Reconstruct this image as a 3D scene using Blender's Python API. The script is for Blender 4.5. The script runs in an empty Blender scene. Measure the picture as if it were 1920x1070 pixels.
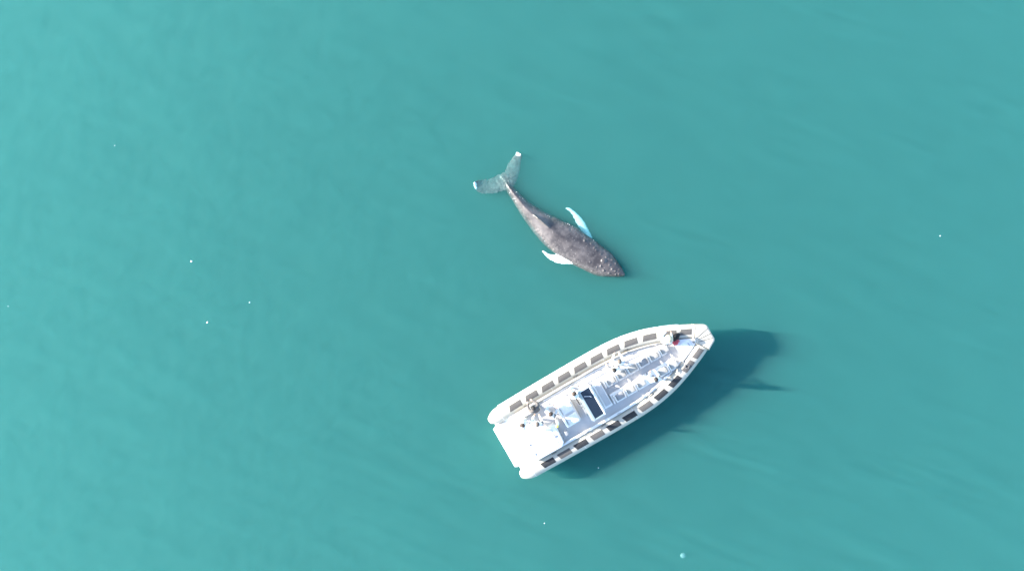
import bpy, bmesh, math, random
import numpy as np
from mathutils import Vector, Matrix, noise
R = math.radians
random.seed(7)
sc = bpy.context.scene
COL = sc.collection

# ------------------------------------------------------------------ camera, sky, sun, exposure
CAM_H = 40.0
cam = bpy.data.cameras.new('camera'); cam_o = bpy.data.objects.new('camera', cam); COL.objects.link(cam_o)
cam_o.location = (0, 0, CAM_H); cam_o.rotation_euler = (0, 0, 0)
cam.sensor_width = 36.0; cam.lens = 18.0 / (26.667 / CAM_H); cam.clip_end = 1000.0
sc.camera = cam_o

SUN_EL = R(24.5); SUN_TRAVEL = R(-7.0)          # light travels to +x, a little to -y
tx, ty = math.cos(SUN_TRAVEL), math.sin(SUN_TRAVEL)
world = bpy.data.worlds.new('World'); sc.world = world; world.use_nodes = True
wn = world.node_tree; bg = wn.nodes['Background']
sky = wn.nodes.new('ShaderNodeTexSky'); sky.sky_type = 'NISHITA'; sky.sun_disc = False
sky.sun_elevation = SUN_EL; sky.sun_rotation = math.atan2(-tx, -ty)
wn.links.new(sky.outputs[0], bg.inputs[0]); bg.inputs[1].default_value = 0.15; sky.ozone_density = 1.8
sun = bpy.data.lights.new('sun', 'SUN'); sun.energy = 4.2; sun.angle = R(0.8); sun.color = (1.0, 0.93, 0.84)
sun_o = bpy.data.objects.new('sun', sun); COL.objects.link(sun_o)
sun_o.rotation_euler = Vector((tx * math.cos(SUN_EL), ty * math.cos(SUN_EL), -math.sin(SUN_EL))).to_track_quat('-Z', 'Y').to_euler()
vs = sc.view_settings; vs.view_transform = 'Standard'; vs.look = 'None'; vs.gamma = 1.0; vs.use_curve_mapping = False
vs.exposure = 2.0
cy = sc.cycles
cy.use_denoising = True; cy.use_adaptive_sampling = False
cy.max_bounces = 8; cy.diffuse_bounces = 3; cy.glossy_bounces = 3; cy.transmission_bounces = 6; cy.transparent_max_bounces = 8
cy.volume_bounces = 4; cy.caustics_reflective = False; cy.caustics_refractive = False

# ------------------------------------------------------------------ materials
def mat(name, col, rough=0.5, var=0.10, scale=6.0, bump=0.0, bscale=40.0, metallic=0.0, spec=0.5, tint=None):
    m = bpy.data.materials.new(name); m.use_nodes = True
    t = m.node_tree; b = t.nodes['Principled BSDF']
    b.inputs['Roughness'].default_value = rough; b.inputs['Metallic'].default_value = metallic
    b.inputs['Specular IOR Level'].default_value = spec
    tc = t.nodes.new('ShaderNodeTexCoord'); nz = t.nodes.new('ShaderNodeTexNoise')
    nz.inputs['Scale'].default_value = scale; nz.inputs['Detail'].default_value = 6.0; nz.inputs['Roughness'].default_value = 0.6
    t.links.new(tc.outputs['Object'], nz.inputs['Vector'])
    mx = t.nodes.new('ShaderNodeMix'); mx.data_type = 'RGBA'
    lo = [c * (1 - var) for c in col]
    if tint: lo = [a * b2 for a, b2 in zip(lo, tint)]
    hi = [min(c * (1 + var * .6), .9) for c in col]
    mx.inputs['A'].default_value = (*lo, 1); mx.inputs['B'].default_value = (*hi, 1)
    t.links.new(nz.outputs['Fac'], mx.inputs['Factor']); t.links.new(mx.outputs['Result'], b.inputs['Base Color'])
    if bump:
        n2 = t.nodes.new('ShaderNodeTexNoise'); n2.inputs['Scale'].default_value = bscale; n2.inputs['Detail'].default_value = 3
        t.links.new(tc.outputs['Object'], n2.inputs['Vector'])
        bp = t.nodes.new('ShaderNodeBump'); bp.inputs['Strength'].default_value = bump; bp.inputs['Distance'].default_value = 0.02
        t.links.new(n2.outputs['Fac'], bp.inputs['Height']); t.links.new(bp.outputs['Normal'], b.inputs['Normal'])
    return m

M = dict(
    gelcoat=mat('white_gelcoat', (.80, .79, .765), .35, .05, 2.0, tint=(1, .99, .96)),
    tube=mat('cream_hypalon', (.42, .40, .345), .6, .10, 1.6, .15, 30, tint=(1, .98, .92)),
    patch=mat('grey_grip_rubber', (.088, .082, .077), .85, .30, 9, .6, 160),
    blackpatch=mat('black_grip_rubber', (.012, .013, .016), .7, .3, 9, .6, 160),
    strake=mat('white_rubber', (.76, .77, .78), .5, .08, 3),
    floor=mat('pale_deck_paint', (.52, .505, .49), .7, .10, 3.0, .4, 120),
    deckwhite=mat('white_deck_paint', (.76, .75, .73), .55, .06, 3.0, .2, 120),
    cushion=mat('pale_vinyl', (.66, .65, .61), .5, .10, 8, .2, 30),
    seatcloth=mat('beige_grey_vinyl', (.34, .33, .30), .55, .15, 8, .2, 30),
    greyvinyl=mat('grey_vinyl', (.25, .255, .26), .5, .2, 8, .2, 30),
    steel=mat('brushed_steel', (.55, .55, .56), .3, .1, 20, metallic=.9),
    trim=mat('grey_green_trim', (.30, .36, .36), .5, .12, 6),
    dark=mat('black_plastic', (.02, .02, .022), .45, .3, 10),
    glass=mat('dark_tinted_glass', (.014, .022, .034), .10, .2, 3, spec=.8),
    rope=mat('beige_rope', (.45, .38, .26), .9, .25, 30, .5, 120),
    greyrope=mat('grey_rope', (.16, .16, .16), .9, .25, 30, .5, 120),
    red=mat('faded_red_cloth', (.55, .09, .11), .9, .25, 8, .4, 40),
    blackcloth=mat('black_cloth', (.012, .012, .014), .9, .4, 10, .5, 40),
    greycloth=mat('grey_cloth', (.28, .28, .27), .9, .25, 10, .5, 30),
    yellow=mat('yellow_lens', (.75, .70, .10), .4, .1, 10),
    skin=mat('skin', (.55, .36, .27), .6, .10, 12),
    foam=mat('white_foam', (.85, .86, .86), .8, .05, 20),
)

def clothes(name, col): return mat(name, col, .9, .12, 14, .5, 25)

# ------------------------------------------------------------------ mesh helpers
def obj(name, me, m=None, parent=None, smooth=False):
    o = bpy.data.objects.new(name, me); COL.objects.link(o)
    if m is not None:
        me.materials.clear(); me.materials.append(m)
    if smooth:
        for p in me.polygons: p.use_smooth = True
    if parent is not None: o.parent = parent
    return o

def pyd(name, v, f):
    me = bpy.data.meshes.new(name); me.from_pydata([tuple(p) for p in v], [], f); me.update()
    bm = bmesh.new(); bm.from_mesh(me); bmesh.ops.recalc_face_normals(bm, faces=bm.faces); bm.to_mesh(me); bm.free()
    return me

def box_me(x0, x1, y0, y1, z0, z1, bevel=.03, seg=2, mat4=None):
    bm = bmesh.new(); bmesh.ops.create_cube(bm, size=1)
    for v in bm.verts:
        v.co = ((x0 if v.co.x < 0 else x1), (y0 if v.co.y < 0 else y1), (z0 if v.co.z < 0 else z1))
    if bevel: bmesh.ops.bevel(bm, geom=list(bm.edges), offset=bevel, segments=seg, profile=.5, affect='EDGES')
    if mat4: bm.transform(mat4)
    me = bpy.data.meshes.new('box'); bm.to_mesh(me); bm.free(); return me

def prism_me(poly, z0, z1, bevel=.02):
    bm = bmesh.new(); vs_ = [bm.verts.new((x, y, z0)) for x, y in poly]
    f = bm.faces.new(vs_); r = bmesh.ops.extrude_face_region(bm, geom=[f])
    for e in r['geom']:
        if isinstance(e, bmesh.types.BMVert): e.co.z = z1
    bmesh.ops.recalc_face_normals(bm, faces=bm.faces)
    if bevel:
        ed = [e for e in bm.edges if all(abs(v.co.z - z1) < 1e-5 for v in e.verts)]
        bmesh.ops.bevel(bm, geom=ed, offset=bevel, segments=2, profile=.5, affect='EDGES')
    me = bpy.data.meshes.new('prism'); bm.to_mesh(me); bm.free(); return me

def catmull(pts, n):
    P = [np.array(p, float) for p in pts]; P = [2 * P[0] - P[1]] + P + [2 * P[-1] - P[-2]]
    out = []
    for i in range(1, len(P) - 2):
        for k in range(n):
            t = k / n; a, b, c, d = P[i - 1:i + 3]
            out.append(.5 * ((2 * b) + (c - a) * t + (2 * a - 5 * b + 4 * c - d) * t * t + (3 * b - a - 3 * c + d) * t ** 3))
    out.append(P[-2]); return np.array(out)

def frames(path):
    T = np.gradient(path, axis=0); T /= np.linalg.norm(T, axis=1)[:, None]
    up = np.array([0, 0, 1.0]); S = np.cross(T, up); n = np.linalg.norm(S, axis=1)[:, None]
    S = np.where(n < 1e-4, np.array([[0, 1.0, 0]]), S / np.maximum(n, 1e-6)); U = np.cross(S, T)
    return T, S, U

def sweep_me(path, rad, seg=10, caps=True):
    path = np.asarray(path, float); T, S, U = frames(path); n = len(path)
    rad = np.full(n, rad) if np.isscalar(rad) else np.asarray(rad)
    v = []; f = []
    for i in range(n):
        for k in range(seg):
            a = 2 * math.pi * k / seg
            v.append(path[i] + rad[i] * (math.cos(a) * S[i] + math.sin(a) * U[i]))
    for i in range(n - 1):
        for k in range(seg):
            k2 = (k + 1) % seg; f.append((i * seg + k, i * seg + k2, (i + 1) * seg + k2, (i + 1) * seg + k))
    if caps:
        f.append(tuple(range(seg))); f.append(tuple((n - 1) * seg + k for k in range(seg)))
    return pyd('sweep', v, f)

def tag(o, label, cat, group=None):
    o['label'] = label; o['category'] = cat
    if group: o['group'] = group
    return o
def empty(name, loc=(0, 0, 0), rz=0.0):
    e = bpy.data.objects.new(name, None); COL.objects.link(e); e.location = loc; e.rotation_euler = (0, 0, rz)
    e.empty_display_size = .2; return e

# ------------------------------------------------------------------ the sea
def wave_height(x, y):
    """long low swell crossed by soft wind ripples, metres"""
    h = 0.0
    c, s = math.cos(R(-20)), math.sin(R(-20))
    u, w = c * x + s * y, -s * x + c * y
    h += .038 * noise.noise(Vector((u * .10, w * .34, 1.3)))
    h += .030 * noise.noise(Vector((u * .22, w * .95, 7.7)))
    h += .030 * noise.noise(Vector((u * .42, w * 1.7, 4.1)))
    k = .5 + .5 * math.tanh((-x - 4) / 8.0)           # crossed chop towards the open side, long streaks on the other
    h += .008 * k * noise.noise(Vector((x * .62, y * .42, 9.2)))
    h += .019 * k * noise.noise(Vector((x * 1.45, y * 1.05, 2.2)))
    h += .016 * (.35 + k) * noise.noise(Vector((x * 2.4, y * 2.0, 5.2)))
    c, s = math.cos(R(-17)), math.sin(R(-17)); u, w = c * x + s * y, -s * x + c * y
    h += .10 * (1.1 - k) * max(0.0, noise.noise(Vector((u * .16, w * .5, 3.3))) + .1) * noise.noise(Vector((u * .40, w * 2.6, 6.1)))
    return h

def axis_samples(inner, step, outer):
    a = list(np.arange(-inner, inner + 1e-6, step)); s = step; x = inner; ext = []
    while x < outer:
        s *= 1.5; x = min(x + s, outer); ext.append(x)
    return [-e for e in reversed(ext)] + a + ext

def build_water():
    xs = axis_samples(30, .155, 400); ys = axis_samples(17.5, .155, 400)
    nx, ny = len(xs), len(ys); v = []; f = []
    for y in ys:
        for x in xs:
            v.append((x, y, wave_height(x, y) if abs(x) < 60 and abs(y) < 60 else 0.0))
    for j in range(ny - 1):
        for i in range(nx - 1):
            a = j * nx + i; f.append((a, a + 1, a + nx + 1, a + nx))
    b0 = len(v); Z = -8.0
    ring = [i for i in range(nx)] + [j * nx + nx - 1 for j in range(1, ny)] + [(ny - 1) * nx + i for i in range(nx - 2, -1, -1)] + [j * nx for j in range(ny - 2, 0, -1)]
    for r in ring: v.append((v[r][0], v[r][1], Z))
    n = len(ring)
    for k in range(n):
        k2 = (k + 1) % n; f.append((ring[k2], ring[k], b0 + k, b0 + k2))
    f.append(tuple(b0 + k for k in reversed(range(n))))
    me = bpy.data.meshes.new('water'); me.from_pydata(v, [], f); me.update()
    m = bpy.data.materials.new('turbid_turquoise_water'); m.use_nodes = True; t = m.node_tree; t.nodes.clear()
    out = t.nodes.new('ShaderNodeOutputMaterial'); s = t.nodes.new('ShaderNodeVolumeScatter'); a = t.nodes.new('ShaderNodeVolumeAbsorption'); ad = t.nodes.new('ShaderNodeAddShader')
    D = 0.66
    s.inputs['Color'].default_value = (.328, .762, .738, 1); s.inputs['Density'].default_value = 1.0 * D; s.inputs['Anisotropy'].default_value = 0.18
    a.inputs['Color'].default_value = (.06, .63, .615, 1); a.inputs['Density'].default_value = 2.0 * D
    t.links.new(s.outputs[0], ad.inputs[0]); t.links.new(a.outputs[0], ad.inputs[1]); t.links.new(ad.outputs[0], out.inputs['Volume'])
    o = obj('water', me, m); o['kind'] = 'structure'
build_water()
fl = obj('sea_floor', box_me(-420, 420, -420, 420, -11, -10, 0), mat('grey_green_silt', (.12, .2, .18), .9, .2, .3)); fl['kind'] = 'structure'

# ------------------------------------------------------------------ the boat
BOAT_LOC = (-0.376, -8.27); BOAT_RZ = R(30); LIFT = .35
boat = empty('passenger_boat', (BOAT_LOC[0], BOAT_LOC[1], LIFT), BOAT_RZ)
tag(boat, 'long white passenger boat with padded cream side tubes and grey grip patches', 'boat')
FLOOR = .86
TR = .40
tp = catmull([(0.7, 1.63, .62), (3, 1.67, .62), (6, 1.68, .64), (7.6, 1.60, .69), (8.8, 1.37, .75), (9.8, 1.04, .82), (10.7, .66, .90), (11.3, .36, .95), (11.53, .13, .97), (11.56, 0, .97)], 14)
def tube_geom(sgn):
    p = tp.copy(); r = np.full(len(p), TR); r *= np.interp(p[:, 0], [0, 9, 11.5], [1, 1, .92])
    # stern cone
    cone = np.array([(.02, 1.57, .60), (.06, 1.575, .602), (.25, 1.60, .61), (.48, 1.62, .618)]); cr = np.array([.14, .19, .30, .375])
    p = np.vstack([cone, p]); r = np.concatenate([cr, r]); p[:, 1] *= sgn
    return p, r
def tube_point(p, T, S, U, r, s_idx, ang, off=0.0):
    """point on the tube at fractional path index, ang from outboard (0) over the top (90)"""
    i = int(min(max(s_idx, 0), len(p) - 1.001)); t = s_idx - i
    L = lambda A: A[i] * (1 - t) + A[i + 1] * t
    rr = r[i] * (1 - t) + r[i + 1] * t + off
    return L(p) + rr * (math.cos(ang) * L(S) + math.sin(ang) * L(U))

for sgn in (1, -1):
    p, r = tube_geom(sgn)
    tube = obj('tube', sweep_me(p, r, 28), M['tube'], boat, True)
    T, S, U = frames(p); S = S * (-sgn)      # make S point outboard
    arc = np.concatenate([[0], np.cumsum(np.linalg.norm(np.diff(p, axis=0), axis=1))])
    def idx_at(a): return float(np.interp(a, arc, np.arange(len(arc))))
    # grip patches: slabs that follow the tube's curve
    for k in range(11):
        xc = 1.60 + .945 * k
        if k == 10: xc = 10.84
        ac = float(np.interp(xc, p[:, 0], arc)); L2 = .345 if k < 10 else .29
        nu, na = 7, 6; v = []; f = []
        for off in (.008, -.01):
            for j in range(na):
                for i in range(nu):
                    ang = R(66 + 44 * j / (na - 1))
                    slant = (.055 * sgn) * (j / (na - 1) - .5) * -2 * sgn
                    a = ac - L2 + 2 * L2 * i / (nu - 1) + slant * (1 if i < nu / 2 else .3)
                    v.append(tube_point(p, T, S, U, r, idx_at(a), ang, off))
        n1 = nu * na
        for j in range(na - 1):
            for i in range(nu - 1):
                a = j * nu + i; f.append((a, a + 1, a + nu + 1, a + nu)); f.append((n1 + a + nu, n1 + a + nu + 1, n1 + a + 1, n1 + a))
        rim = [i for i in range(nu)] + [j * nu + nu - 1 for j in range(1, na)] + [(na - 1) * nu + i for i in range(nu - 2, -1, -1)] + [j * nu for j in range(na - 2, 0, -1)]
        for q in range(len(rim)):
            a, b = rim[q], rim[(q + 1) % len(rim)]; f.append((a, b, b + n1, a + n1))
        blk = sgn < 0 and k in (0, 2, 4, 5, 7, 8)
        gp = obj('grip_patch', pyd('grip_patch', v, f), M['blackpatch'] if blk else M['patch'], tube)
        if blk: gp['label'] = 'black rubber grip patch'
    # rubbing strake in short lengths along the widest line
    for k in range(12):
        a0 = .75 + k * 1.0; a1 = a0 + (.93 if sgn < 0 else .998)
        if a1 > arc[-1] - .5: break
        path = [tube_point(p, T, S, U, r, idx_at(a0 + (a1 - a0) * i / 8), R(-16), .0) for i in range(9)]
        obj('rub_strake', sweep_me(path, .035, 8), M['strake'], tube, True)
    # seam bands round the tube
    for xs_ in (.72, 3.6, 6.6, 9.75):
        a = float(np.interp(xs_, p[:, 0], arc))
        path = [tube_point(p, T, S, U, r, idx_at(a), R(-70 + 8 * i), .001) for i in range(33)]
        obj('seam_band', sweep_me(path, .007, 5), M['strake'], tube)
    # lifting handles on the tube top
    for xs_ in (2.07, 4.95, 7.85):
        a = float(np.interp(xs_, p[:, 0], arc))
        path = [tube_point(p, T, S, U, r, idx_at(a + d), R(128), h) for d, h in ((-.12, .0), (-.11, .03), (-.06, .05), (.06, .05), (.11, .03), (.12, .0))]
        obj('handle', sweep_me(path, .014, 6), M['dark'], tube, True)

# bow cap: sheath round the nose with lashing straps
bp_ = []
for y in np.linspace(.52, -.52, 17):
    yy = abs(y); x = float(np.interp(yy, tp[::-1, 1], tp[::-1, 0])); z = float(np.interp(yy, tp[::-1, 1], tp[::-1, 2])); bp_.append((x, y, z))
cap = obj('bow_cap', prism_me([(11.38, .74), (11.84, .47), (11.90, .38), (11.90, -.38), (11.84, -.47), (11.38, -.74), (10.96, -.14), (10.96, .14)], .62, 1.37, .09), M['tube'], boat)
for (x0, y0), (x1, y1) in (((11.0, -.15), (11.37, -.70)), ((11.0, .15), (11.37, .70)), ((11.1, -.10), (11.86, -.30)), ((11.15, .0), (11.88, -.05)), ((11.1, .10), (11.86, .25))):
    obj('strap', sweep_me([(x0, y0, 1.372), ((x0 + x1) / 2, (y0 + y1) / 2, 1.377), (x1 * .95 + x0 * .05, y1 * .95 + y0 * .05, 1.37), (x1 + .02, y1 * 1.04, 1.29), (x1 + .03, y1 * 1.05, 1.0)], .012, 5), M['dark'], cap)

def inner_path(off, x0, x1, n=40):
    xs_ = np.linspace(x0, x1, n); T = np.gradient(tp, axis=0); nrm = np.stack([-T[:, 1], T[:, 0]], 1); nrm /= np.linalg.norm(nrm, axis=1)[:, None]
    q = tp[:, :2] - nrm * off                        # inboard of the port tube
    q = q[q[:, 1] > 0]
    o_ = np.argsort(q[:, 0]); return [(x, float(np.interp(x, q[o_, 0], q[o_, 1]))) for x in xs_]

# hull: deep vee sections lofted from transom to stem
hv = []; hf = []; hx = np.linspace(.16, 11.35, 26)
for x in hx:
    yc = float(np.interp(x, tp[:, 0], tp[:, 1])); zc = float(np.interp(x, tp[:, 0], tp[:, 2]))
    k = np.interp(x, [.35, 7, 10, 11.35], [-.95, -.95, -.6, .30])
    ch = max(yc - .12, .03); top = max(yc - .22, .02)
    zt = FLOOR - .06
    side = max(yc - .06, .03); cz = max(np.interp(x, [0, 7, 10, 11.35], [-.42, -.42, -.2, .30]), k + .02); zt = min(zt, .40) if x < 1.0 else zt
    sec = [(top, zt), (side, max(zc - .30, cz + .02)), (max(ch - .12 - .10 * np.interp(x, [6, 10], [0, 1]), .02), cz), (0.0, k)]
    for y, z in sec: hv.append((x, y, z))
    for y, z in reversed(sec[:-1]): hv.append((x, -y, z))
ns = 7
for i in range(len(hx) - 1):
    for j in range(ns):
        j2 = (j + 1) % ns; hf.append((i * ns + j, i * ns + j2, (i + 1) * ns + j2, (i + 1) * ns + j))
hf.append(tuple(range(ns))); hf.append(tuple((len(hx) - 1) * ns + k for k in range(ns)))
obj('hull', pyd('hull', hv, hf), M['gelcoat'], boat)

# deck floor and coamings
ip = inner_path(.30, .95, 10.6)
poly = ip + [(x, -y) for x, y in reversed(ip)]
obj('deck_floor', prism_me(poly, FLOOR - .05, FLOOR, 0), M['floor'], boat)
for sgn in (1, -1):
    a = inner_path(.36, 1.3, 9.95, 50); b = inner_path(.44, 1.3, 9.95, 50)
    ring = [(x, sgn * y) for x, y in a] + [(x, sgn * y) for x, y in reversed(b)]
    co = obj('coaming', prism_me(ring, FLOOR - .02, FLOOR + .14, .012), M['tube'] if sgn > 0 else M['gelcoat'], boat)
    for x in (2.3, 4.1, 5.9, 7.8, 9.3):
        y = float(np.interp(x, [q[0] for q in a], [(q[1] + w[1]) / 2 for q, w in zip(a, b)])) * sgn
        cl = obj('cleat', sweep_me([(x - .11, y, FLOOR + .195), (x - .05, y, FLOOR + .205), (x + .05, y, FLOOR + .205), (x + .11, y, FLOOR + .195)], [.014, .02, .02, .014], 8), M['steel'], co, True)
        obj('cleat_foot', box_me(x - .035, x + .035, y - .02, y + .02, FLOOR + .135, FLOOR + .20, .006, 1), M['steel'], co)
    # grab rail on short posts just inboard
    g = inner_path(.50, 2.9, 9.0, 36); zr = FLOOR + .30
    rl = obj('grab_rail', sweep_me([(g[0][0], sgn * g[0][1], FLOOR + .02)] + [(x, sgn * y, zr) for x, y in g] + [(g[-1][0], sgn * g[-1][1], FLOOR + .02)], .02, 8), M['steel'] if sgn > 0 else M['strake'], boat, True)
    for i in range(4, 34, 6):
        x, y = g[i]; obj('rail_post', sweep_me([(x, sgn * y, FLOOR), (x, sgn * y, zr)], .017, 8), M['steel'], rl, True)

# stern: swim platform, transom step, engine casing
pf = obj('swim_platform', prism_me([(-.03, -1.10), (-.03, 1.10), (.10, 1.17), (1.0, 1.17), (1.0, -1.17), (.10, -1.17)], .42, .52, .03), M['deckwhite'], boat)
for y in (-.8, 0, .8):
    obj('grip_strip', box_me(.2, .8, y - .03, y + .03, .521, .526, 0), M['strake'], pf)
obj('transom_step', box_me(.95, 1.25, -1.25, 1.25, .45, FLOOR + .03, .03), M['deckwhite'], boat)
ec = obj('engine_casing', prism_me([(1.05, -.05), (1.05, -1.22), (2.62, -1.24), (2.80, -1.08), (2.86, -.12), (2.80, -.03)], FLOOR - .01, FLOOR + .52, .07), M['gelcoat'], boat)
obj('hatch', box_me(1.3, 2.55, -1.08, -.18, FLOOR + .522, FLOOR + .55, .012), M['deckwhite'], ec)
for y in (-.9, -.36): obj('hinge', box_me(1.24, 1.34, y - .05, y + .05, FLOOR + .525, FLOOR + .565, .008), M['steel'], ec)
obj('latch', box_me(2.57, 2.66, -.68, -.58, FLOOR + .525, FLOOR + .56, .008), M['steel'], ec)
for y in (-.95, -.75, -.55): obj('vent_slot', box_me(2.862, 2.875, y - .06, y + .06, FLOOR + .2, FLOOR + .26, 0), M['dark'], ec)
ab = obj('stern_bench', box_me(1.32, 2.2, .98, 1.22, FLOOR - .01, FLOOR + .36, .03), M['gelcoat'], boat)
obj('cushion', box_me(1.34, 2.18, .97, 1.2, FLOOR + .362, FLOOR + .42, .025), M['cushion'], ab)
# light mast on the forward corner of the casing
mb = obj('light_mast', sweep_me([(3.02, .02, FLOOR), (3.02, .02, 2.2), (2.96, .02, 2.60)], [.085, .075, .06], 12), M['gelcoat'], boat, True)
obj('mast_foot', box_me(2.93, 3.11, -.07, .11, FLOOR, FLOOR + .03, .008, 1), M['steel'], mb)
obj('lamp', sweep_me([(2.96, .02, 2.58), (2.96, .02, 2.62), (2.96, .02, 2.68), (2.96, .02, 2.71)], [.06, .075, .07, .02], 12), M['yellow'], mb, True)

def seat(x, y, z, m_c=None, w=.33, l=.44):
    """plinth-mounted saddle seat, backrest on the aft side"""
    root = empty('seat', (x, y, z)); root.parent = boat
    obj('cushion', box_me(-l * .36, l * .62, -w / 2, w / 2, .13, .25, .05, 3), m_c or M['seatcloth'], root, True)
    obj('pedestal', box_me(-l * .30, l * .55, -w * .40, w * .40, 0, .14, .03, 2), M['gelcoat'], root)
    obj('backrest', box_me(-.04, .04, -w * .55, w * .55, .0, .17, .03, 3, Matrix.Translation((-l * .46, 0, .22)) @ Matrix.Rotation(R(-14), 4, 'Y')), M['cushion'], root, True)
    obj('grab_handle', sweep_me([(-l * .62, -w * .62, .26), (-l * .66, -w * .64, .36), (-l * .67, -w * .40, .41), (-l * .67, w * .40, .41), (-l * .66, w * .64, .36), (-l * .62, w * .62, .26)], .022, 8), M['greyvinyl'], root, True)
    obj('seat_shell', box_me(-.012, .012, -w * .5, w * .5, 0, .15, .01, 1, Matrix.Translation((-l * .60, 0, .24)) @ Matrix.Rotation(R(-14), 4, 'Y')), M['greyvinyl'], root)
    return root

for sgn, yc, PH in ((1, .36, .08), (-1, -.50, .22)):
    n = 10
    poly = [(5.95, yc - .27), (9.45, yc - .27)] + [(9.45 + .20 * math.sin(R(180 * k / n)), yc - .27 * math.cos(R(180 * k / n))) for k in range(1, n)] + [(9.45, yc + .27), (5.95, yc + .27)]
    pl = obj('seat_plinth', prism_me(poly, FLOOR - .01, FLOOR + PH, .035), M['gelcoat'], boat)
    for k in range(5): obj('locker_door', box_me(6.1 + k * .66, 6.6 + k * .66, yc - sgn * .272 - .006, yc - sgn * .272 + .006, FLOOR + .02, FLOOR + PH - .03, 0), M['deckwhite'], pl)
    for k in range(6):
        if sgn < 0 and k == 3: continue
        seat(6.32 + .622 * k, yc, FLOOR + PH, M['greyvinyl'] if (sgn, k) in ((1, 3), (-1, 0)) else None)

# bench base ahead of the console
fb = obj('console_bench', box_me(5.42, 5.86, -.72, .62, FLOOR - .01, FLOOR + .34, .035), M['gelcoat'], boat)
obj('cushion', box_me(5.52, 5.80, -.62, .52, FLOOR + .342, FLOOR + .37, .012), M['floor'], fb)

# console with raked dark screen
cs = obj('console', prism_me([(4.62, -.74), (4.62, .78), (5.30, .78), (5.38, .66), (5.38, -.62), (5.30, -.74)], FLOOR - .01, FLOOR + .92, .03), M['gelcoat'], boat)
ws = empty('windscreen'); ws.parent = cs
# frame round the screen, sloping down forward
A = Matrix.Translation((4.98, .02, FLOOR + 1.10)) @ Matrix.Rotation(R(12), 4, 'Y')
obj('pane', box_me(-.255, .255, -.74, .74, -.008, .008, 0, 1, A), M['glass'], ws)
obj('frame_front', box_me(.255, .325, -.82, .82, -.03, .03, .012, 2, A), M['gelcoat'], ws)
obj('frame_aft', box_me(-.37, -.255, -.82, .82, -.04, .03, .012, 2, A), M['trim'], ws)
for y0, y1, mm in ((-.82, -.74, 'trim'), (.74, .82, 'gelcoat')):
    obj('frame_side', box_me(-.253, .253, y0, y1, -.03, .028, .012, 2, A), M[mm], ws)
for y in (-.74, .74):
    obj('screen_support', sweep_me([(5.22, y + .02, FLOOR + .9), (5.22, y + .02, FLOOR + 1.05)], .03, 8), M['gelcoat'], ws)
    obj('screen_support', sweep_me([(4.72, y + .02, FLOOR + .9), (4.72, y + .02, FLOOR + 1.16)], .03, 8), M['gelcoat'], ws)
obj('side_trim', box_me(4.60, 5.34, -.80, -.745, FLOOR + .55, FLOOR + .90, .02), M['trim'], cs)
obj('aft_trim', box_me(4.55, 4.615, -.79, .70, FLOOR + .62, FLOOR + .93, .02), M['trim'], cs)
obj('dashboard', box_me(4.45, 4.545, -.46, .34, FLOOR + .60, FLOOR + .80, .015), M['greyvinyl'], cs)
sw = [(4.42 + .02 * math.sin(a), .40 + .19 * math.cos(a), FLOOR + .72 + .19 * math.sin(a)) for a in np.linspace(0, 2 * math.pi, 25)]
obj('steering_wheel', sweep_me(sw, .018, 8, False), M['dark'], cs, True)
obj('steering_column', sweep_me([(4.42, .40, FLOOR + .72), (4.6, .40, FLOOR + .68)], .025, 8), M['steel'], cs)
obj('throttle_lever', sweep_me([(4.52, .05, FLOOR + .83), (4.45, .05, FLOOR + .95), (4.43, .05, FLOOR + 1.0)], [.015, .015, .025], 8), M['dark'], cs)
obj('wiper', sweep_me([(4.80, .50, FLOOR + 1.17), (5.05, .36, FLOOR + 1.115), (5.10, .30, FLOOR + 1.10)], .012, 6), M['strake'], cs)

# helm bench
hb = obj('helm_bench', prism_me([(3.30, -.48), (3.30, .58), (3.42, .66), (4.02, .66), (4.12, .58), (4.12, -.48), (4.02, -.56), (3.42, -.56)], FLOOR - .01, FLOOR + .55, .05), M['gelcoat'], boat)
for y in (-.26, .34):
    obj('cushion', box_me(3.46, 4.06, y - .24, y + .24, FLOOR + .552, FLOOR + .66, .045, 3), M['gelcoat'], hb, True)
    obj('backrest', box_me(3.33, 3.42, y - .24, y + .24, FLOOR + .56, FLOOR + .82, .035, 3), M['gelcoat'], hb, True)
obj('foot_rail', sweep_me([(4.2, -.5, FLOOR), (4.22, -.5, FLOOR + .2), (4.22, .6, FLOOR + .2), (4.2, .6, FLOOR)], .018, 8), M['steel'], hb, True)
sb = empty('crew_seat', (3.20, -.28 + .0, FLOOR)); sb.parent = boat
obj('cushion', box_me(-.15, .02, -.62, -.36, .36, .44, .03, 2), M['greyvinyl'], sb, True)
obj('pedestal', sweep_me([(-.07, -.49, 0), (-.07, -.49, .36)], [.09, .05], 10), M['gelcoat'], sb)

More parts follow.
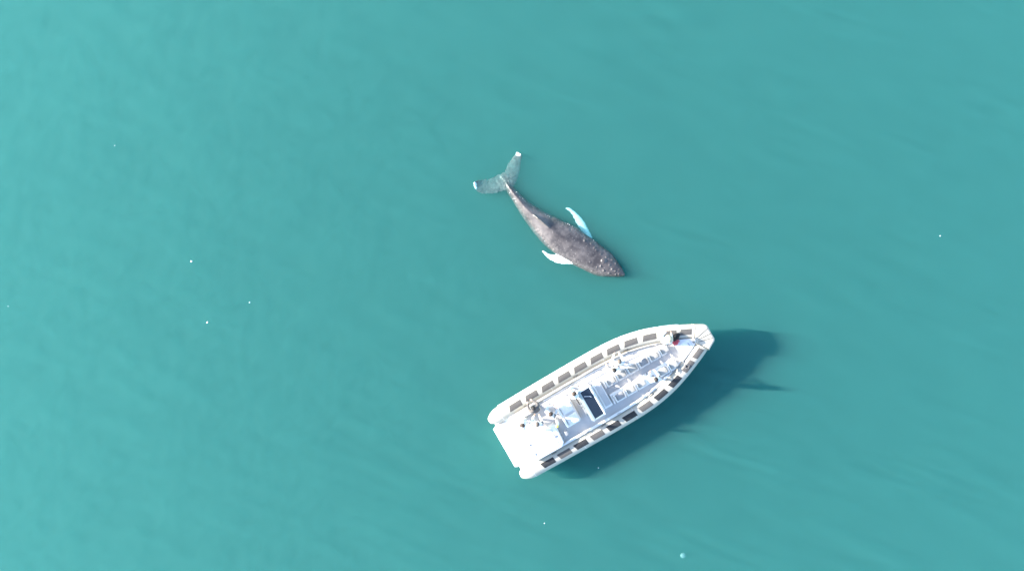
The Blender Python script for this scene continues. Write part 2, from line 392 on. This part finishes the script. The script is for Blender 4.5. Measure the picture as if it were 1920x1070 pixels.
# foredeck
FD = .33
fd_in = inner_path(.34, 10.02, 11.25, 14)
poly = [(x, y) for x, y in fd_in] + [(x, -y) for x, y in reversed(fd_in)]
fd = obj('foredeck', prism_me(poly, FLOOR - .02, FLOOR + FD, .015), M['deckwhite'], boat)
obj('step_edge', box_me(9.99, 10.018, -.74, .74, FLOOR + .22, FLOOR + FD + .012, .006, 1), M['greyvinyl'], fd)
obj('hatch', box_me(10.25, 10.75, -.26, .24, FLOOR + FD + .002, FLOOR + FD + .03, .012), M['gelcoat'], fd)
obj('hatch_handle', box_me(10.62, 10.66, -.12, .10, FLOOR + FD + .03, FLOOR + FD + .055, .006, 1), M['steel'], fd)
bo = obj('bow_post', sweep_me([(10.98, .03, FLOOR + FD - .01), (10.98, .03, FLOOR + FD + .2)], .045, 12), M['steel'], boat, True)
obj('crossbar', sweep_me([(10.98, -.11, FLOOR + FD + .15), (10.98, .17, FLOOR + FD + .15)], .018, 8), M['steel'], bo, True)
obj('winch', box_me(10.86, 10.95, -.06, .12, FLOOR + FD + .002, FLOOR + FD + .1, .02), M['greyvinyl'], bo)

def b2w(x, y, z=0.0):
    c, s = math.cos(BOAT_RZ), math.sin(BOAT_RZ)
    return Vector((BOAT_LOC[0] + c * x - s * y, BOAT_LOC[1] + s * x + c * y, z + LIFT))

# ------------------------------------------------------------------ people
def person(bx, by, bz, face, top, legs, hair, label, lean=0.0, arms=((.25, .5), (.25, .5)), stride=.12, cap=None, h=1.72, crouch=0.0, turn=0.0):
    """one continuous skinned body standing at boat coordinates, facing angle (boat frame degrees)"""
    s = h / 1.72
    J = {}; E = []; Rr = {}; K = {}
    def j(n, p, r, k, par=None):
        J[n] = Vector(p) * s; Rr[n] = r * s; K[n] = k
        if par: E.append((par, n))
    hip = .92 - crouch * .35; l = lean
    def up(d, y=0.0, fx=0.0):             # a point d above the hips along the leaning spine
        return (math.sin(l) * d + fx * math.cos(l), y, hip + math.cos(l) * d - fx * math.sin(l))
    j('pelvis', (0, 0, hip), .165, 'legs'); j('waist', up(.16), .165, 'top', 'pelvis'); j('chest', up(.36), .185, 'top', 'waist')
    j('collar', up(.49), .13, 'top', 'chest'); j('neck', up(.58, 0, .01), .058, 'skin', 'collar')
    j('head', up(.68, 0, .03), .085, 'skin', 'neck'); j('crown', up(.775, 0, .02), .088, 'skin', 'head'); j('nose', up(.69, 0, .135), .02, 'skin', 'head')
    for q, sg in ((0, 1), (1, -1)):
        n = 'LR'[q]; raise_, bend = arms[q]
        j('shoulder' + n, up(.46, sg * .20), .105, 'top', 'collar')
        sh = Vector(up(.46, sg * .20)); d1 = Vector((math.sin(raise_), sg * .22, -math.cos(raise_))).normalized()
        el = sh + d1 * .29; j('elbow' + n, el, .078, 'top', 'shoulder' + n)
        d2 = Vector((math.sin(raise_ + bend), sg * -.45, -math.cos(raise_ + bend))).normalized(); wr = el + d2 * .25
        j('wrist' + n, wr, .056, 'top', 'elbow' + n)
        pa = wr + d2 * .06; j('palm' + n, pa, .034, 'skin', 'wrist' + n)
        side = Vector((0, sg, 0)); 
        for fi, (o_, ln) in enumerate(((-.030, .075), (-.010, .085), (.010, .080), (.028, .065))):
            t = pa + d2 * (.035) + side * o_; j('kn%d%s' % (fi, n), t, .011, 'skin', 'palm' + n)
            cur = (d2 + Vector((d2.z, 0, -d2.x)) * .35).normalized()
            j('tip%d%s' % (fi, n), t + cur * ln * .85, .008, 'skin', 'kn%d%s' % (fi, n))
        th = pa - d2 * .01 - side * .035; j('th%s' % n, th, .012, 'skin', 'palm' + n); j('tht%s' % n, th + (d2 * .5 - side * .5).normalized() * .05, .009, 'skin', 'th%s' % n)
        st = stride * (1 if q == 0 else -1)
        j('hip' + n, (0, sg * .095, hip - .05), .105, 'legs', 'pelvis')
        kx = st * .5 + crouch * .28; j('knee' + n, (kx, sg * .115, (hip - .05) * .54), .072, 'legs', 'hip' + n)
        ax = st - crouch * .05; j('ankle' + n, (ax, sg * .12, .09), .048, 'legs', 'knee' + n)
        j('ball' + n, (ax + .13, sg * .135, .045), .043, 'shoe', 'ankle' + n); j('toe' + n, (ax + .20, sg * .14, .038), .034, 'shoe', 'ball' + n)
    names = list(J); ix = {n: i for i, n in enumerate(names)}
    me = bpy.data.meshes.new('person'); me.from_pydata([J[n] for n in names], [(ix[a], ix[b]) for a, b in E], []); me.update()
    o = bpy.data.objects.new('tmp', me); COL.objects.link(o)
    sk = o.modifiers.new('skin', 'SKIN'); sk.use_smooth_shade = True
    if not me.skin_vertices: me.attributes.update() if hasattr(me.attributes, 'update') else None
    for n in names:
        d = me.skin_vertices[0].data[ix[n]]; d.radius = (Rr[n], Rr[n]); d.use_root = (n == 'pelvis')
        if n in ('pelvis', 'waist', 'chest'): d.radius = (Rr[n] * 1.15, Rr[n] * .88)
    sub = o.modifiers.new('sub', 'SUBSURF'); sub.levels = 1; sub.render_levels = 1
    bpy.context.view_layer.update(); dg = bpy.context.evaluated_depsgraph_get()
    new = bpy.data.meshes.new_from_object(o.evaluated_get(dg)); bpy.data.objects.remove(o)
    new.materials.clear()
    kinds = ['top', 'legs', 'skin', 'shoe']; mm = {'top': top, 'legs': legs, 'skin': M['skin'], 'shoe': M['greycloth']}
    for k in kinds: new.materials.append(mm[k])
    seg = [(J[a], J[b], K[b] if K[b] != 'skin' or b.startswith(('head', 'crown', 'nose', 'kn', 'tip', 'th', 'palm')) else 'skin', Rr[b]) for a, b in E]
    for pgn in new.polygons:
        c = pgn.center; best = 1e9; bk = 'top'
        for a, b, k, r_ in seg:
            ab_ = b - a; t = max(0, min(1, (c - a).dot(ab_) / max(ab_.length_squared, 1e-9))); d = (a + ab_ * t - c).length - r_
            if d < best: best, bk = d, k
        pgn.material_index = kinds.index(bk); pgn.use_smooth = True
    p_o = bpy.data.objects.new('person', new); COL.objects.link(p_o)
    p_o.location = b2w(bx, by, bz); p_o.rotation_euler = (0, 0, BOAT_RZ + R(face))
    # hair or hat as a shell over the skull
    hc = J['crown'] * .5 + J['head'] * .5; v = []; f = []; nu, nv = 14, 7
    ax_up = (J['crown'] - J['head']).normalized(); fw = Vector((math.cos(l), 0, -math.sin(l))); sd = ax_up.cross(fw)
    for i in range(nv):
        th = R(4 + 96 * i / (nv - 1))
        for k in range(nu):
            ph = 2 * math.pi * k / nu; rr = .118 * s * (1 + .05 * math.sin(5 * ph + i))
            drop = .25 if math.cos(ph) < .2 else 0.0
            t2 = th * (1 + drop)
            v.append(hc + (fw * math.cos(ph) * math.sin(t2) * rr * 1.08 + sd * math.sin(ph) * math.sin(t2) * rr * .92 + ax_up * math.cos(t2) * rr * 1.12) - fw * .012)
    for i in range(nv - 1):
        for k in range(nu):
            k2 = (k + 1) % nu; f.append((i * nu + k, i * nu + k2, (i + 1) * nu + k2, (i + 1) * nu + k))
    f.append(tuple(range(nu)))
    obj('hair', pyd('hair', v, f), hair, p_o, True)
    if cap is not None:
        n = 20; brim = []; ff = []
        for lev, (rad, up_) in enumerate(((.001, .125), (.09, .12), (.122, .07), (.125, .02), (.20, .0), (.20, -.012), (.11, .005))):
            for k in range(n):
                ph = 2 * math.pi * k / n; brim.append(hc + (fw * math.cos(ph) + sd * math.sin(ph)) * rad * s * 1.05 + ax_up * (up_ + .02) * s)
        for i in range(6):
            for k in range(n):
                k2 = (k + 1) % n; ff.append((i * n + k, i * n + k2, (i + 1) * n + k2, (i + 1) * n + k))
        obj('hat', pyd('hat', brim, ff), cap, p_o, True)
    return tag(p_o, label, 'person', 'people aboard the boat')

DK = clothes('dark_grey_jacket', (.11, .10, .095)); W1 = clothes('white_cotton', (.78, .77, .75)); W2 = clothes('off_white_jacket', (.72, .70, .65)); W3 = clothes('pale_grey_jacket', (.62, .62, .61)); BE = clothes('beige_trousers', (.58, .52, .42)); LG = clothes('grey_trousers', (.24, .235, .23))
HB = mat('brown_hair', (.05, .032, .022), .7, .3, 40); HD = mat('dark_hair', (.018, .015, .013), .7, .3, 40); HG = mat('grey_brown_hair', (.12, .10, .085), .7, .3, 40); STRAW = mat('straw_hat', (.62, .53, .36), .9, .15, 30, .4, 90)
person(1.62, .80, FLOOR, 150, W1, W2, HB, 'brown-haired person in white standing farthest aft, beside the swim platform', .15, ((.5, .9), (.3, .8)))
person(2.45, 1.02, FLOOR, 100, DK, BE, HD, 'dark-haired person in a dark grey top leaning over the tube near the stern', .40, ((.5, .8), (.5, .7)))
person(2.12, .48, FLOOR, 60, W1, W1, HG, 'person in all white with grey-brown hair amid the stern group', .10, ((.3, 1.2), (.3, 1.2)))
person(2.88, .62, FLOOR, 20, W3, LG, HB, 'person in a pale grey jacket beside the light mast', .12, ((.5, 1.2), (.4, 1.3)))
person(4.30, .92, FLOOR, 5, W1, LG, HB, 'brown-haired person in white standing beside the console with dark screen', .18, ((.5, 1.0), (.6, .8)))
person(7.05, .98, FLOOR, 70, W2, W1, HG, 'person in off-white leaning on the tube beside the seats, nearer the bow of a pair', .30, ((.5, .9), (.5, .9)), .15)
person(6.72, .86, FLOOR, 100, W1, W1, HD, 'dark-haired person in white beside the seats, nearer the console of a pair', .12, ((.3, 1.2), (.3, 1.1)), .10)
person(8.18, -.50, FLOOR + .20, 75, W1, W1, HD, 'dark-haired person in white standing in the gap in the seat row away from the whale', .12, ((.3, 1.3), (.3, 1.3)), .10)
person(9.62, .74, FLOOR, 40, W2, W1, HG, 'person in white with a straw hat crouching nearest the bow', .30, ((.4, 1.1), (.5, .9)), .12, STRAW, 1.68, .95)

# ------------------------------------------------------------------ loose things aboard
def lumpy(name, loc, size, m, seed, sub=3, amp=.25, rz=0.0):
    bm = bmesh.new(); bmesh.ops.create_icosphere(bm, subdivisions=sub, radius=1)
    for v in bm.verts:
        k = 1 + amp * noise.noise(v.co * 1.7 + Vector((seed, seed * .7, 0))) + amp * .5 * noise.noise(v.co * 4.3 + Vector((0, seed, seed)))
        v.co = Vector((v.co.x * size[0] * k, v.co.y * size[1] * k, max(v.co.z, -.75) * size[2] * k))
    me = bpy.data.meshes.new(name); bm.to_mesh(me); bm.free()
    o = obj(name, me, m, None, True); o.location = loc; o.rotation_euler = (0, 0, rz); return o

bag = lumpy('duffel_bag', b2w(10.26, .66, FLOOR + FD + .11), (.24, .15, .15), M['blackcloth'], 3.0, 3, .22, BOAT_RZ + R(10))
tag(bag, 'small black bag on the foredeck beside the straw-hatted person', 'bag')
bagh = sweep_me([(-.12, -.04, .12), (-.08, -.06, .22), (.08, -.06, .22), (.12, -.04, .12)], .014, 6); obj('handle', bagh, M['blackcloth'], bag, True)
rc = lumpy('red_cloth', b2w(10.12, .42, FLOOR + FD + .075), (.15, .12, .10), M['red'], 8.0, 4, .7, .6)
tag(rc, 'crumpled red cloth bundle beside the black bag', 'cloth')
gb = lumpy('dry_bag', b2w(9.72, -.80, FLOOR + .12), (.26, .13, .13), M['greycloth'], 5.0, 3, .2, BOAT_RZ - R(30))
tag(gb, 'grey rolled dry bag on deck against the coaming', 'bag')
obj('roll_clip', box_me(.235, .275, -.05, .05, -.03, .05, .012), M['dark'], gb)
def coil(loc, r0, turns, rad, m, label):
    n = int(turns * 22); path = []
    for i in range(n + 1):
        a = 2 * math.pi * turns * i / n; rr = r0 * (1 - .45 * (i / n)) ; path.append((rr * math.cos(a), rr * math.sin(a) * .8, rad + .012 * math.sin(i * 1.7) + .02 * (i / n)))
    path.append((path[-1][0] + .1, path[-1][1] + .12, rad))
    o = obj('rope_coil', sweep_me(path, rad, 6), m, None, True); o.location = loc
    return tag(o, label, 'rope')
coil(b2w(10.02, -.90, 1.245), .15, 2.5, .013, M['greyrope'], 'dark rope coil lying on the tube near the bow')
ln = obj('mooring_line', sweep_me([tuple(b2w(*q)) for q in ((1.12, .10, FLOOR + .045), (1.08, .02, FLOOR + .05), (1.16, -.03, FLOOR + .05), (1.02, -.16 + .12, FLOOR + .05), (1.00, -.02, FLOOR + .045))], .018, 6), M['rope'], None, True)
tag(ln, 'short beige rope lying on the white transom step', 'rope')

# ------------------------------------------------------------------ the whale
WS = 1 / 36.0
def wp(zx, zy): return ((870 + zx / 3.9625 - 960) * WS, -((270 + zy / 3.9625) - 535) * WS)
def build_whale():
    # spine stations: position along the photo's body line (x, y), half width, back height, belly depth, ridge sharpness
    st = [((300, 262), .12, -.17, .10, .2), ((330, 308), .19, -.06, .20, .5), ((362, 358), .24, .02, .30, .8), ((405, 412), .29, .08, .42, 1.0), ((468, 486), .40, .16, .62, 1.0),
          ((560, 572), .60, .25, .85, .9), ((665, 655), .79, .30, 1.05, .60), ((760, 718), .88, .33, 1.15, .38), ((860, 782), .85, .31, 1.15, .2), ((960, 843), .79, .25, 1.05, .05),
          ((1050, 893), .70, .22, .90, .15), ((1120, 932), .43, .16, .65, .22), ((1165, 957), .235, .08, .36, .2), ((1196, 974), .05, .0, .12, 0)]
    P = catmull([(*wp(*s[0]), s[1], s[2], s[3], s[4]) for s in st], 10)
    v = []; f = []; seg = 40
    XY = P[:, :2]; T = np.gradient(XY, axis=0); T /= np.linalg.norm(T, axis=1)[:, None]
    for i in range(len(P)):
        hw, top, dep, rs = P[i, 2:]
        nx_, ny_ = -T[i, 1], T[i, 0]
        zc = top - min(.62 * hw + .10, .52)
        for k in range(seg):
            a = 2 * math.pi * k / seg; ca, sa = math.cos(a), math.sin(a)
            e = .80
            lx = math.copysign(abs(ca) ** e, ca) * hw
            if sa >= 0:
                h = top - zc; lz = zc + h * ((1 - rs) * (abs(sa) ** .85) + rs * (max(0, 1 - abs(ca)) ** .9))
            else:
                lz = zc - dep * .6 * abs(sa) ** .9
            v.append((XY[i, 0] + nx_ * lx, XY[i, 1] + ny_ * lx, lz))
    n = len(P)
    for i in range(n - 1):
        for k in range(seg):
            k2 = (k + 1) % seg; f.append((i * seg + k, i * seg + k2, (i + 1) * seg + k2, (i + 1) * seg + k))
    f.append(tuple(range(seg))); f.append(tuple((n - 1) * seg + k for k in range(seg)))
    parts = [pyd('b', v, f)]
    def blade(lead, trail, zs, thick):
        """lens-section blade between two edge polylines of equal length; zs gives the height along it"""
        a = catmull([(*wp(*q),) for q in lead], 6); b = catmull([(*wp(*q),) for q in trail], 6)
        for i in range(2, len(a)):
            a[i] += np.array([noise.noise(Vector((i * .9, zs[2] * 50, 1.0))), noise.noise(Vector((i * .9, 4.0, zs[2] * 50)))]) * .035
            b[i] += np.array([noise.noise(Vector((i * 1.1, zs[2] * 50, 8.0))), noise.noise(Vector((i * 1.1, 14.0, zs[2] * 50)))]) * .03
        z = np.interp(np.linspace(0, 1, len(a)), np.linspace(0, 1, len(zs)), zs); th = np.interp(np.linspace(0, 1, len(a)), np.linspace(0, 1, len(thick)), thick)
        vv = []; ff = []; m = 9
        for i in range(len(a)):
            ring = []
            for k in range(m):
                t = k / (m - 1); ring.append((t, math.sin(math.pi * min(1, t) ** .75)))
            up_ = [(a[i] * (1 - t) + b[i] * t, z[i] + th[i] * q) for t, q in ring]; dn = [(a[i] * (1 - t) + b[i] * t, z[i] - th[i] * q) for t, q in reversed(ring[1:-1])]
            for xy, zz in up_ + dn: vv.append((xy[0], xy[1], zz))
        R_ = 2 * m - 2
        for i in range(len(a) - 1):
            for k in range(R_):
                k2 = (k + 1) % R_; ff.append((i * R_ + k, i * R_ + k2, (i + 1) * R_ + k2, (i + 1) * R_ + k))
        ff.append(tuple(range(R_))); ff.append(tuple((len(a) - 1) * R_ + k for k in range(R_)))
        parts.append(pyd('p', vv, ff))
    # tail flukes: two lobes
    blade([(350, 342), (290, 348), (225, 366), (150, 370), (98, 356), (74, 322), (68, 290)],
          [(325, 228), (294, 205), (238, 222), (182, 245), (135, 256), (102, 266), (80, 274)], [-.16, -.23, -.27, -.28, -.23, -.12, -.02], [.085, .08, .06, .05, .045, .04, .03])
    blade([(355, 335), (392, 275), (413, 218), (422, 165), (428, 120), (434, 95), (426, 78)],
          [(272, 240), (292, 205), (310, 166), (325, 134), (347, 104), (372, 78), (386, 52)], [-.16, -.24, -.28, -.29, -.24, -.13, -.01], [.085, .08, .06, .05, .045, .04, .03])
    # flippers: knuckled leading edge
    blade([(968, 705), (952, 672), (925, 618), (893, 562), (850, 516), (800, 476), (768, 463)],
          [(895, 695), (872, 645), (843, 597), (822, 556), (803, 517), (777, 492), (753, 478)], [-.42, -.42, -.38, -.35, -.32, -.29, -.26], [.10, .09, .07, .06, .05, .04, .03])
    blade([(850, 905), (795, 892), (735, 892), (685, 880), (638, 855), (600, 822), (578, 795)],
          [(830, 832), (790, 832), (735, 818), (680, 816), (640, 814), (612, 800), (592, 786)], [-.30, -.14, -.09, -.08, -.09, -.11, -.13], [.10, .09, .07, .06, .05, .045, .03])
    # dorsal fin, small and hooked, on the ridge
    fin = [(505, 518), (545, 555), (590, 592), (640, 628)]
    zz = [.16, .40, .44, .27]; vv = []; ff = []
    for (q, z) in zip(fin, zz):
        x, y = wp(*q); dx, dy = .72, -.69
        for wdt, hh in ((.10, .0), (.03, 1), (-.03, 1), (-.10, 0)):
            vv.append((x + .69 * wdt, y + .72 * wdt, (z if hh else -.05)))
    for i in range(3):
        for k in range(4):
            k2 = (k + 1) % 4; ff.append((i * 4 + k, i * 4 + k2, (i + 1) * 4 + k2, (i + 1) * 4 + k))
    ff += [(0, 1, 2, 3), (12, 13, 14, 15)]
    parts.append(pyd('fin', vv, ff))
    # blowhole rise and tubercles on the head
    rnd = random.Random(5)
    def ball(x, y, z, rx, rz_):
        bm = bmesh.new(); bmesh.ops.create_icosphere(bm, subdivisions=2, radius=1)
        for w in bm.verts: w.co = Vector((x + w.co.x * rx, y + w.co.y * rx, z + w.co.z * rz_))
        me = bpy.data.meshes.new('t'); bm.to_mesh(me); bm.free(); parts.append(me)
    x, y = wp(1032, 868); ball(x, y, .17, .17, .13)
    for zx, zy in [(940, 740), (960, 770), (985, 790), (1010, 815), (1040, 880), (1075, 905), (1100, 925), (1125, 940), (1150, 935), (930, 880), (980, 910), (1030, 940), (1080, 955), (1120, 965), (1100, 865), (1130, 890), (1060, 840), (1015, 905), (895, 720), (1155, 960)]:
        x, y = wp(zx + rnd.uniform(-6, 6), zy + rnd.uniform(-6, 6))
        i = int(np.argmin((XY[:, 0] - x) ** 2 + (XY[:, 1] - y) ** 2)); hw, top = P[i, 2], P[i, 3]
        d = math.hypot(XY[i, 0] - x, XY[i, 1] - y) / max(hw, .05); zc = top - min(.62 * hw + .10, .52)
        ball(x, y, zc + (top - zc) * max(0, 1 - min(d, 1) ** 2.2) ** .5, rnd.uniform(.035, .055), .05)
    bm = bmesh.new()
    for me in parts: bm.from_mesh(me)
    me = bpy.data.meshes.new('humpback_whale'); bm.to_mesh(me); bm.free()
    o = bpy.data.objects.new('tmp', me); COL.objects.link(o)
    rm = o.modifiers.new('r', 'REMESH'); rm.mode = 'VOXEL'; rm.voxel_size = .026
    sm = o.modifiers.new('s', 'SMOOTH'); sm.iterations = 3; sm.factor = .5
    bpy.context.view_layer.update(); new = bpy.data.meshes.new_from_object(o.evaluated_get(bpy.context.evaluated_depsgraph_get())); bpy.data.objects.remove(o)
    N = len(new.vertices); co = np.empty(N * 3); new.vertices.foreach_get('co', co); co = co.reshape(-1, 3)
    nr = np.empty(N * 3); new.vertices.foreach_get('normal', nr); nr = nr.reshape(-1, 3)
    # fine skin relief and white areas (flippers, fluke tips, scars)
    d2 = ((co[:, None, :2] - XY[None, ::3, :]) ** 2).sum(2); ii = d2.argmin(1) * 3; dd = np.sqrt(d2.min(1)); ratio = dd / np.maximum(P[np.minimum(ii, n - 1), 2], .05)
    white = np.zeros(N); tipw = np.zeros(N)
    for tip, rad in ((wp(74, 300), .13), (wp(406, 64), .16), (wp(84, 322), .08)):
        d = np.hypot(co[:, 0] - tip[0], co[:, 1] - tip[1]); white = np.maximum(white, np.clip((rad - d) / .06 + .5, 0, 1))
    from mathutils.kdtree import KDTree
    kd = KDTree(sum(len(q.vertices) for q in parts)); lab = []
    for pi, q in enumerate(parts):
        for vv in q.vertices: kd.insert(vv.co, len(lab)); lab.append(pi)
    kd.balance(); own = np.array([lab[kd.find(c)[1]] for c in co]); flip = (own == 3) | (own == 4); fluke = ((own == 1) | (own == 2)).astype(np.float32)
    white = np.maximum(white, flip * np.clip((ratio - .55) / .15, 0, 1))
    disp = np.empty(N); 
    for i in range(N):
        q = Vector(co[i]); disp[i] = .016 * noise.noise(q * 3.1) + .010 * noise.noise(q * 8.3) + .006 * noise.noise(q * 19.0)
    disp *= np.where(white > .3, .35, 1.0) * np.clip((ratio - .2) / .5, .35, 1.0)
    co2 = co + nr * disp[:, None]; new.vertices.foreach_set('co', co2.reshape(-1)); new.update()
    along = np.minimum(ii, n - 1) / n
    mot = np.clip(np.clip((ratio - .30) / .45, 0, 1) + np.clip((along - .72) / .1, 0, 1), .12, 1.0)
    hd = np.clip((along - .70) / .18, 0, 1) * .45
    at3 = new.attributes.new('mottle', 'FLOAT', 'POINT'); at3.data.foreach_set('value', mot.astype(np.float32))
    at4 = new.attributes.new('dark_head', 'FLOAT', 'POINT'); at4.data.foreach_set('value', hd.astype(np.float32))
    at2 = new.attributes.new('fluke', 'FLOAT', 'POINT'); at2.data.foreach_set('value', fluke)
    at = new.attributes.new('pale', 'FLOAT', 'POINT'); at.data.foreach_set('value', white.astype(np.float32))
    for p_ in new.polygons: p_.use_smooth = True
    # skin material
    m = bpy.data.materials.new('whale_skin'); m.use_nodes = True; t = m.node_tree; b = t.nodes['Principled BSDF']
    tc = t.nodes.new('ShaderNodeTexCoord')
    def nz(scale, det=6, rough=.6):
        q = t.nodes.new('ShaderNodeTexNoise'); q.inputs['Scale'].default_value = scale; q.inputs['Detail'].default_value = det; q.inputs['Roughness'].default_value = rough
        t.links.new(tc.outputs['Object'], q.inputs['Vector']); return q
    cr = t.nodes.new('ShaderNodeValToRGB'); e = cr.color_ramp.elements; e[0].position = .38; e[0].color = (.036, .032, .033, 1); e[1].position = .62; e[1].color = (.130, .116, .112, 1)
    n1 = nz(5.5, 10, .75); n0 = nz(1.1, 4, .6)
    av = t.nodes.new('ShaderNodeMix'); av.data_type = 'FLOAT'; av.inputs['Factor'].default_value = .5
    ma = t.nodes.new('ShaderNodeAttribute'); ma.attribute_name = 'mottle'; mi = t.nodes.new('ShaderNodeMapRange'); mi.inputs['To Min'].default_value = .95; mi.inputs['To Max'].default_value = .30; t.links.new(ma.outputs['Fac'], mi.inputs['Value']); t.links.new(mi.outputs['Result'], av.inputs['Factor'])
    t.links.new(n1.outputs['Fac'], av.inputs['A']); t.links.new(n0.outputs['Fac'], av.inputs['B']); t.links.new(av.outputs['Result'], cr.inputs['Fac'])
    # pale scars and barnacle specks
    vo = t.nodes.new('ShaderNodeTexNoise'); vo.inputs['Scale'].default_value = 16; vo.inputs['Detail'].default_value = 4; t.links.new(tc.outputs['Object'], vo.inputs['Vector'])
    sp = t.nodes.new('ShaderNodeMapRange'); sp.inputs['From Min'].default_value = .66; sp.inputs['From Max'].default_value = .74; t.links.new(vo.outputs['Fac'], sp.inputs['Value'])
    mx = t.nodes.new('ShaderNodeMix'); mx.data_type = 'RGBA'; mx.inputs['B'].default_value = (.36, .34, .32, 1)
    t.links.new(sp.outputs['Result'], mx.inputs['Factor']); t.links.new(cr.outputs['Color'], mx.inputs['A'])
    ha = t.nodes.new('ShaderNodeAttribute'); ha.attribute_name = 'dark_head'; hm = t.nodes.new('ShaderNodeMix'); hm.data_type = 'RGBA'; hm.inputs['B'].default_value = (.022, .021, .023, 1)
    t.links.new(ha.outputs['Fac'], hm.inputs['Factor']); t.links.new(mx.outputs['Result'], hm.inputs['A']); mx = hm
    # flukes carry pale blotches
    fa = t.nodes.new('ShaderNodeAttribute'); fa.attribute_name = 'fluke'; fn = nz(6.5, 6, .65)
    fr = t.nodes.new('ShaderNodeMapRange'); fr.inputs['From Min'].default_value = .42; fr.inputs['From Max'].default_value = .70; t.links.new(fn.outputs['Fac'], fr.inputs['Value'])
    fm = t.nodes.new('ShaderNodeMath'); fm.operation = 'MULTIPLY'; t.links.new(fr.outputs['Result'], fm.inputs[0]); t.links.new(fa.outputs['Fac'], fm.inputs[1])
    mxf = t.nodes.new('ShaderNodeMix'); mxf.data_type = 'RGBA'; mxf.inputs['B'].default_value = (.15, .165, .155, 1); t.links.new(fm.outputs['Value'], mxf.inputs['Factor']); t.links.new(mx.outputs['Result'], mxf.inputs['A']); mx = mxf
    at_n = t.nodes.new('ShaderNodeAttribute'); at_n.attribute_name = 'pale'
    mx2 = t.nodes.new('ShaderNodeMix'); mx2.data_type = 'RGBA'; mx2.inputs['B'].default_value = (.82, .84, .84, 1)
    t.links.new(at_n.outputs['Fac'], mx2.inputs['Factor']); t.links.new(mx.outputs['Result'], mx2.inputs['A']); t.links.new(mx2.outputs['Result'], b.inputs['Base Color'])
    b.inputs['Roughness'].default_value = .36
    bp = t.nodes.new('ShaderNodeBump'); bp.inputs['Strength'].default_value = .6; bp.inputs['Distance'].default_value = .03
    t.links.new(nz(14, 8, .7).outputs['Fac'], bp.inputs['Height']); t.links.new(bp.outputs['Normal'], b.inputs['Normal'])
    bs = t.nodes.new('ShaderNodeMath'); bs.operation = 'MULTIPLY'; bs.inputs[1].default_value = .65; t.links.new(ma.outputs['Fac'], bs.inputs[0]); t.links.new(bs.outputs['Value'], bp.inputs['Strength'])
    new.materials.clear(); new.materials.append(m)
    w = bpy.data.objects.new('humpback_whale', new); COL.objects.link(w)
    # broken foam where the back and flukes meet the water
    cand = [c for c in co2 if abs(c[2] - wave_height(c[0], c[1])) < .02]; rnd.shuffle(cand); bm = bmesh.new()
    for c in cand[:130]:
        if noise.noise(Vector(c) * 1.6) < .02: continue
        r_ = rnd.uniform(.004, .014); off = Vector((rnd.uniform(-.05, .05), rnd.uniform(-.05, .05), .004))
        g = bmesh.ops.create_icosphere(bm, subdivisions=1, radius=1)
        for q in g['verts']: q.co = Vector(c) + off + Vector((q.co.x * r_ * rnd.uniform(.9, 2.2), q.co.y * r_ * rnd.uniform(.8, 1.6), q.co.z * .008))
    fme = bpy.data.meshes.new('foam'); bm.to_mesh(fme); bm.free(); fo = obj('foam', fme, M['foam'], None, True); fo['kind'] = 'stuff'
    fo['label'] = 'specks of white foam along the waterline of the whale'; fo['category'] = 'foam'
    tag(w, 'dark grey young humpback whale with white flippers surfacing beside the boat', 'whale')
build_whale()

# ------------------------------------------------------------------ flecks on the water
def spot(px, py, z=0.0): return Vector(((px - 960) / 36.0, -(py - 535) / 36.0, z))
FL = [(359, 490, .055, 'white foam fleck on open water, larger of the two bright ones left of the whale'),
      (389, 604, .050, 'white foam fleck on open water, smaller of the two bright ones left of the whale'),
      (466, 567, .040, 'faint pale fleck on open water, right of the two bright flecks'),
      (212, 272, .028, 'tiny pale fleck alone in the upper left water'),
      (12, 574, .026, 'tiny pale fleck at the left edge of the water'),
      (1765, 442, .034, 'pale fleck alone on the water far right of the whale'),
      (1122, 877, .028, 'tiny white fleck in the edge of the boat shadow near the stern'),
      (1021, 981, .032, 'tiny pale fleck on the water below the boat stern')]
for i, (px, py, r_, lab) in enumerate(FL):
    q = spot(px, py); q.z = wave_height(q.x, q.y) + .004
    q.z -= (.015, .015, .16, .14, .14, .13, .05, .09)[i]
    o = lumpy('foam_fleck', q, (r_, r_ * .85, r_ * .5), M['foam'], 11.0 + i, 2, .4, i * 1.1)
    tag(o, lab, 'foam', 'flecks floating on the water')
# jellyfish bell just under the surface
q = spot(1284, 1046, -.42); v = []; f = []; nu = 20
for i, (rr, zz) in enumerate(((.02, .07), (.07, .062), (.12, .03), (.15, -.02), (.14, -.035), (.10, .0), (.03, .03))):
    for k in range(nu):
        a = 2 * math.pi * k / nu; s_ = 1 + (.06 * math.cos(8 * a) if 2 < i < 5 else 0); v.append((rr * s_ * math.cos(a), rr * s_ * math.sin(a), zz))
for i in range(6):
    for k in range(nu):
        k2 = (k + 1) % nu; f.append((i * nu + k, i * nu + k2, (i + 1) * nu + k2, (i + 1) * nu + k))
f.append(tuple(range(nu))); f.append(tuple(6 * nu + k for k in range(nu)))
je = empty('jellyfish', q); tag(je, 'pale blurred jellyfish drifting under the surface below the boat', 'jellyfish')
JM = mat('milky_jelly', (.34, .36, .36), .5, .3, 14)
obj('bell', pyd('bell', v, f), JM, je, True)
for k in range(5):
    a = 2 * math.pi * k / 5; obj('tentacle', sweep_me([(.06 * math.cos(a), .06 * math.sin(a), .0), (.08 * math.cos(a + .3), .08 * math.sin(a + .3), -.12), (.05 * math.cos(a), .05 * math.sin(a), -.26)], [.02, .014, .006], 6), JM, je, True)
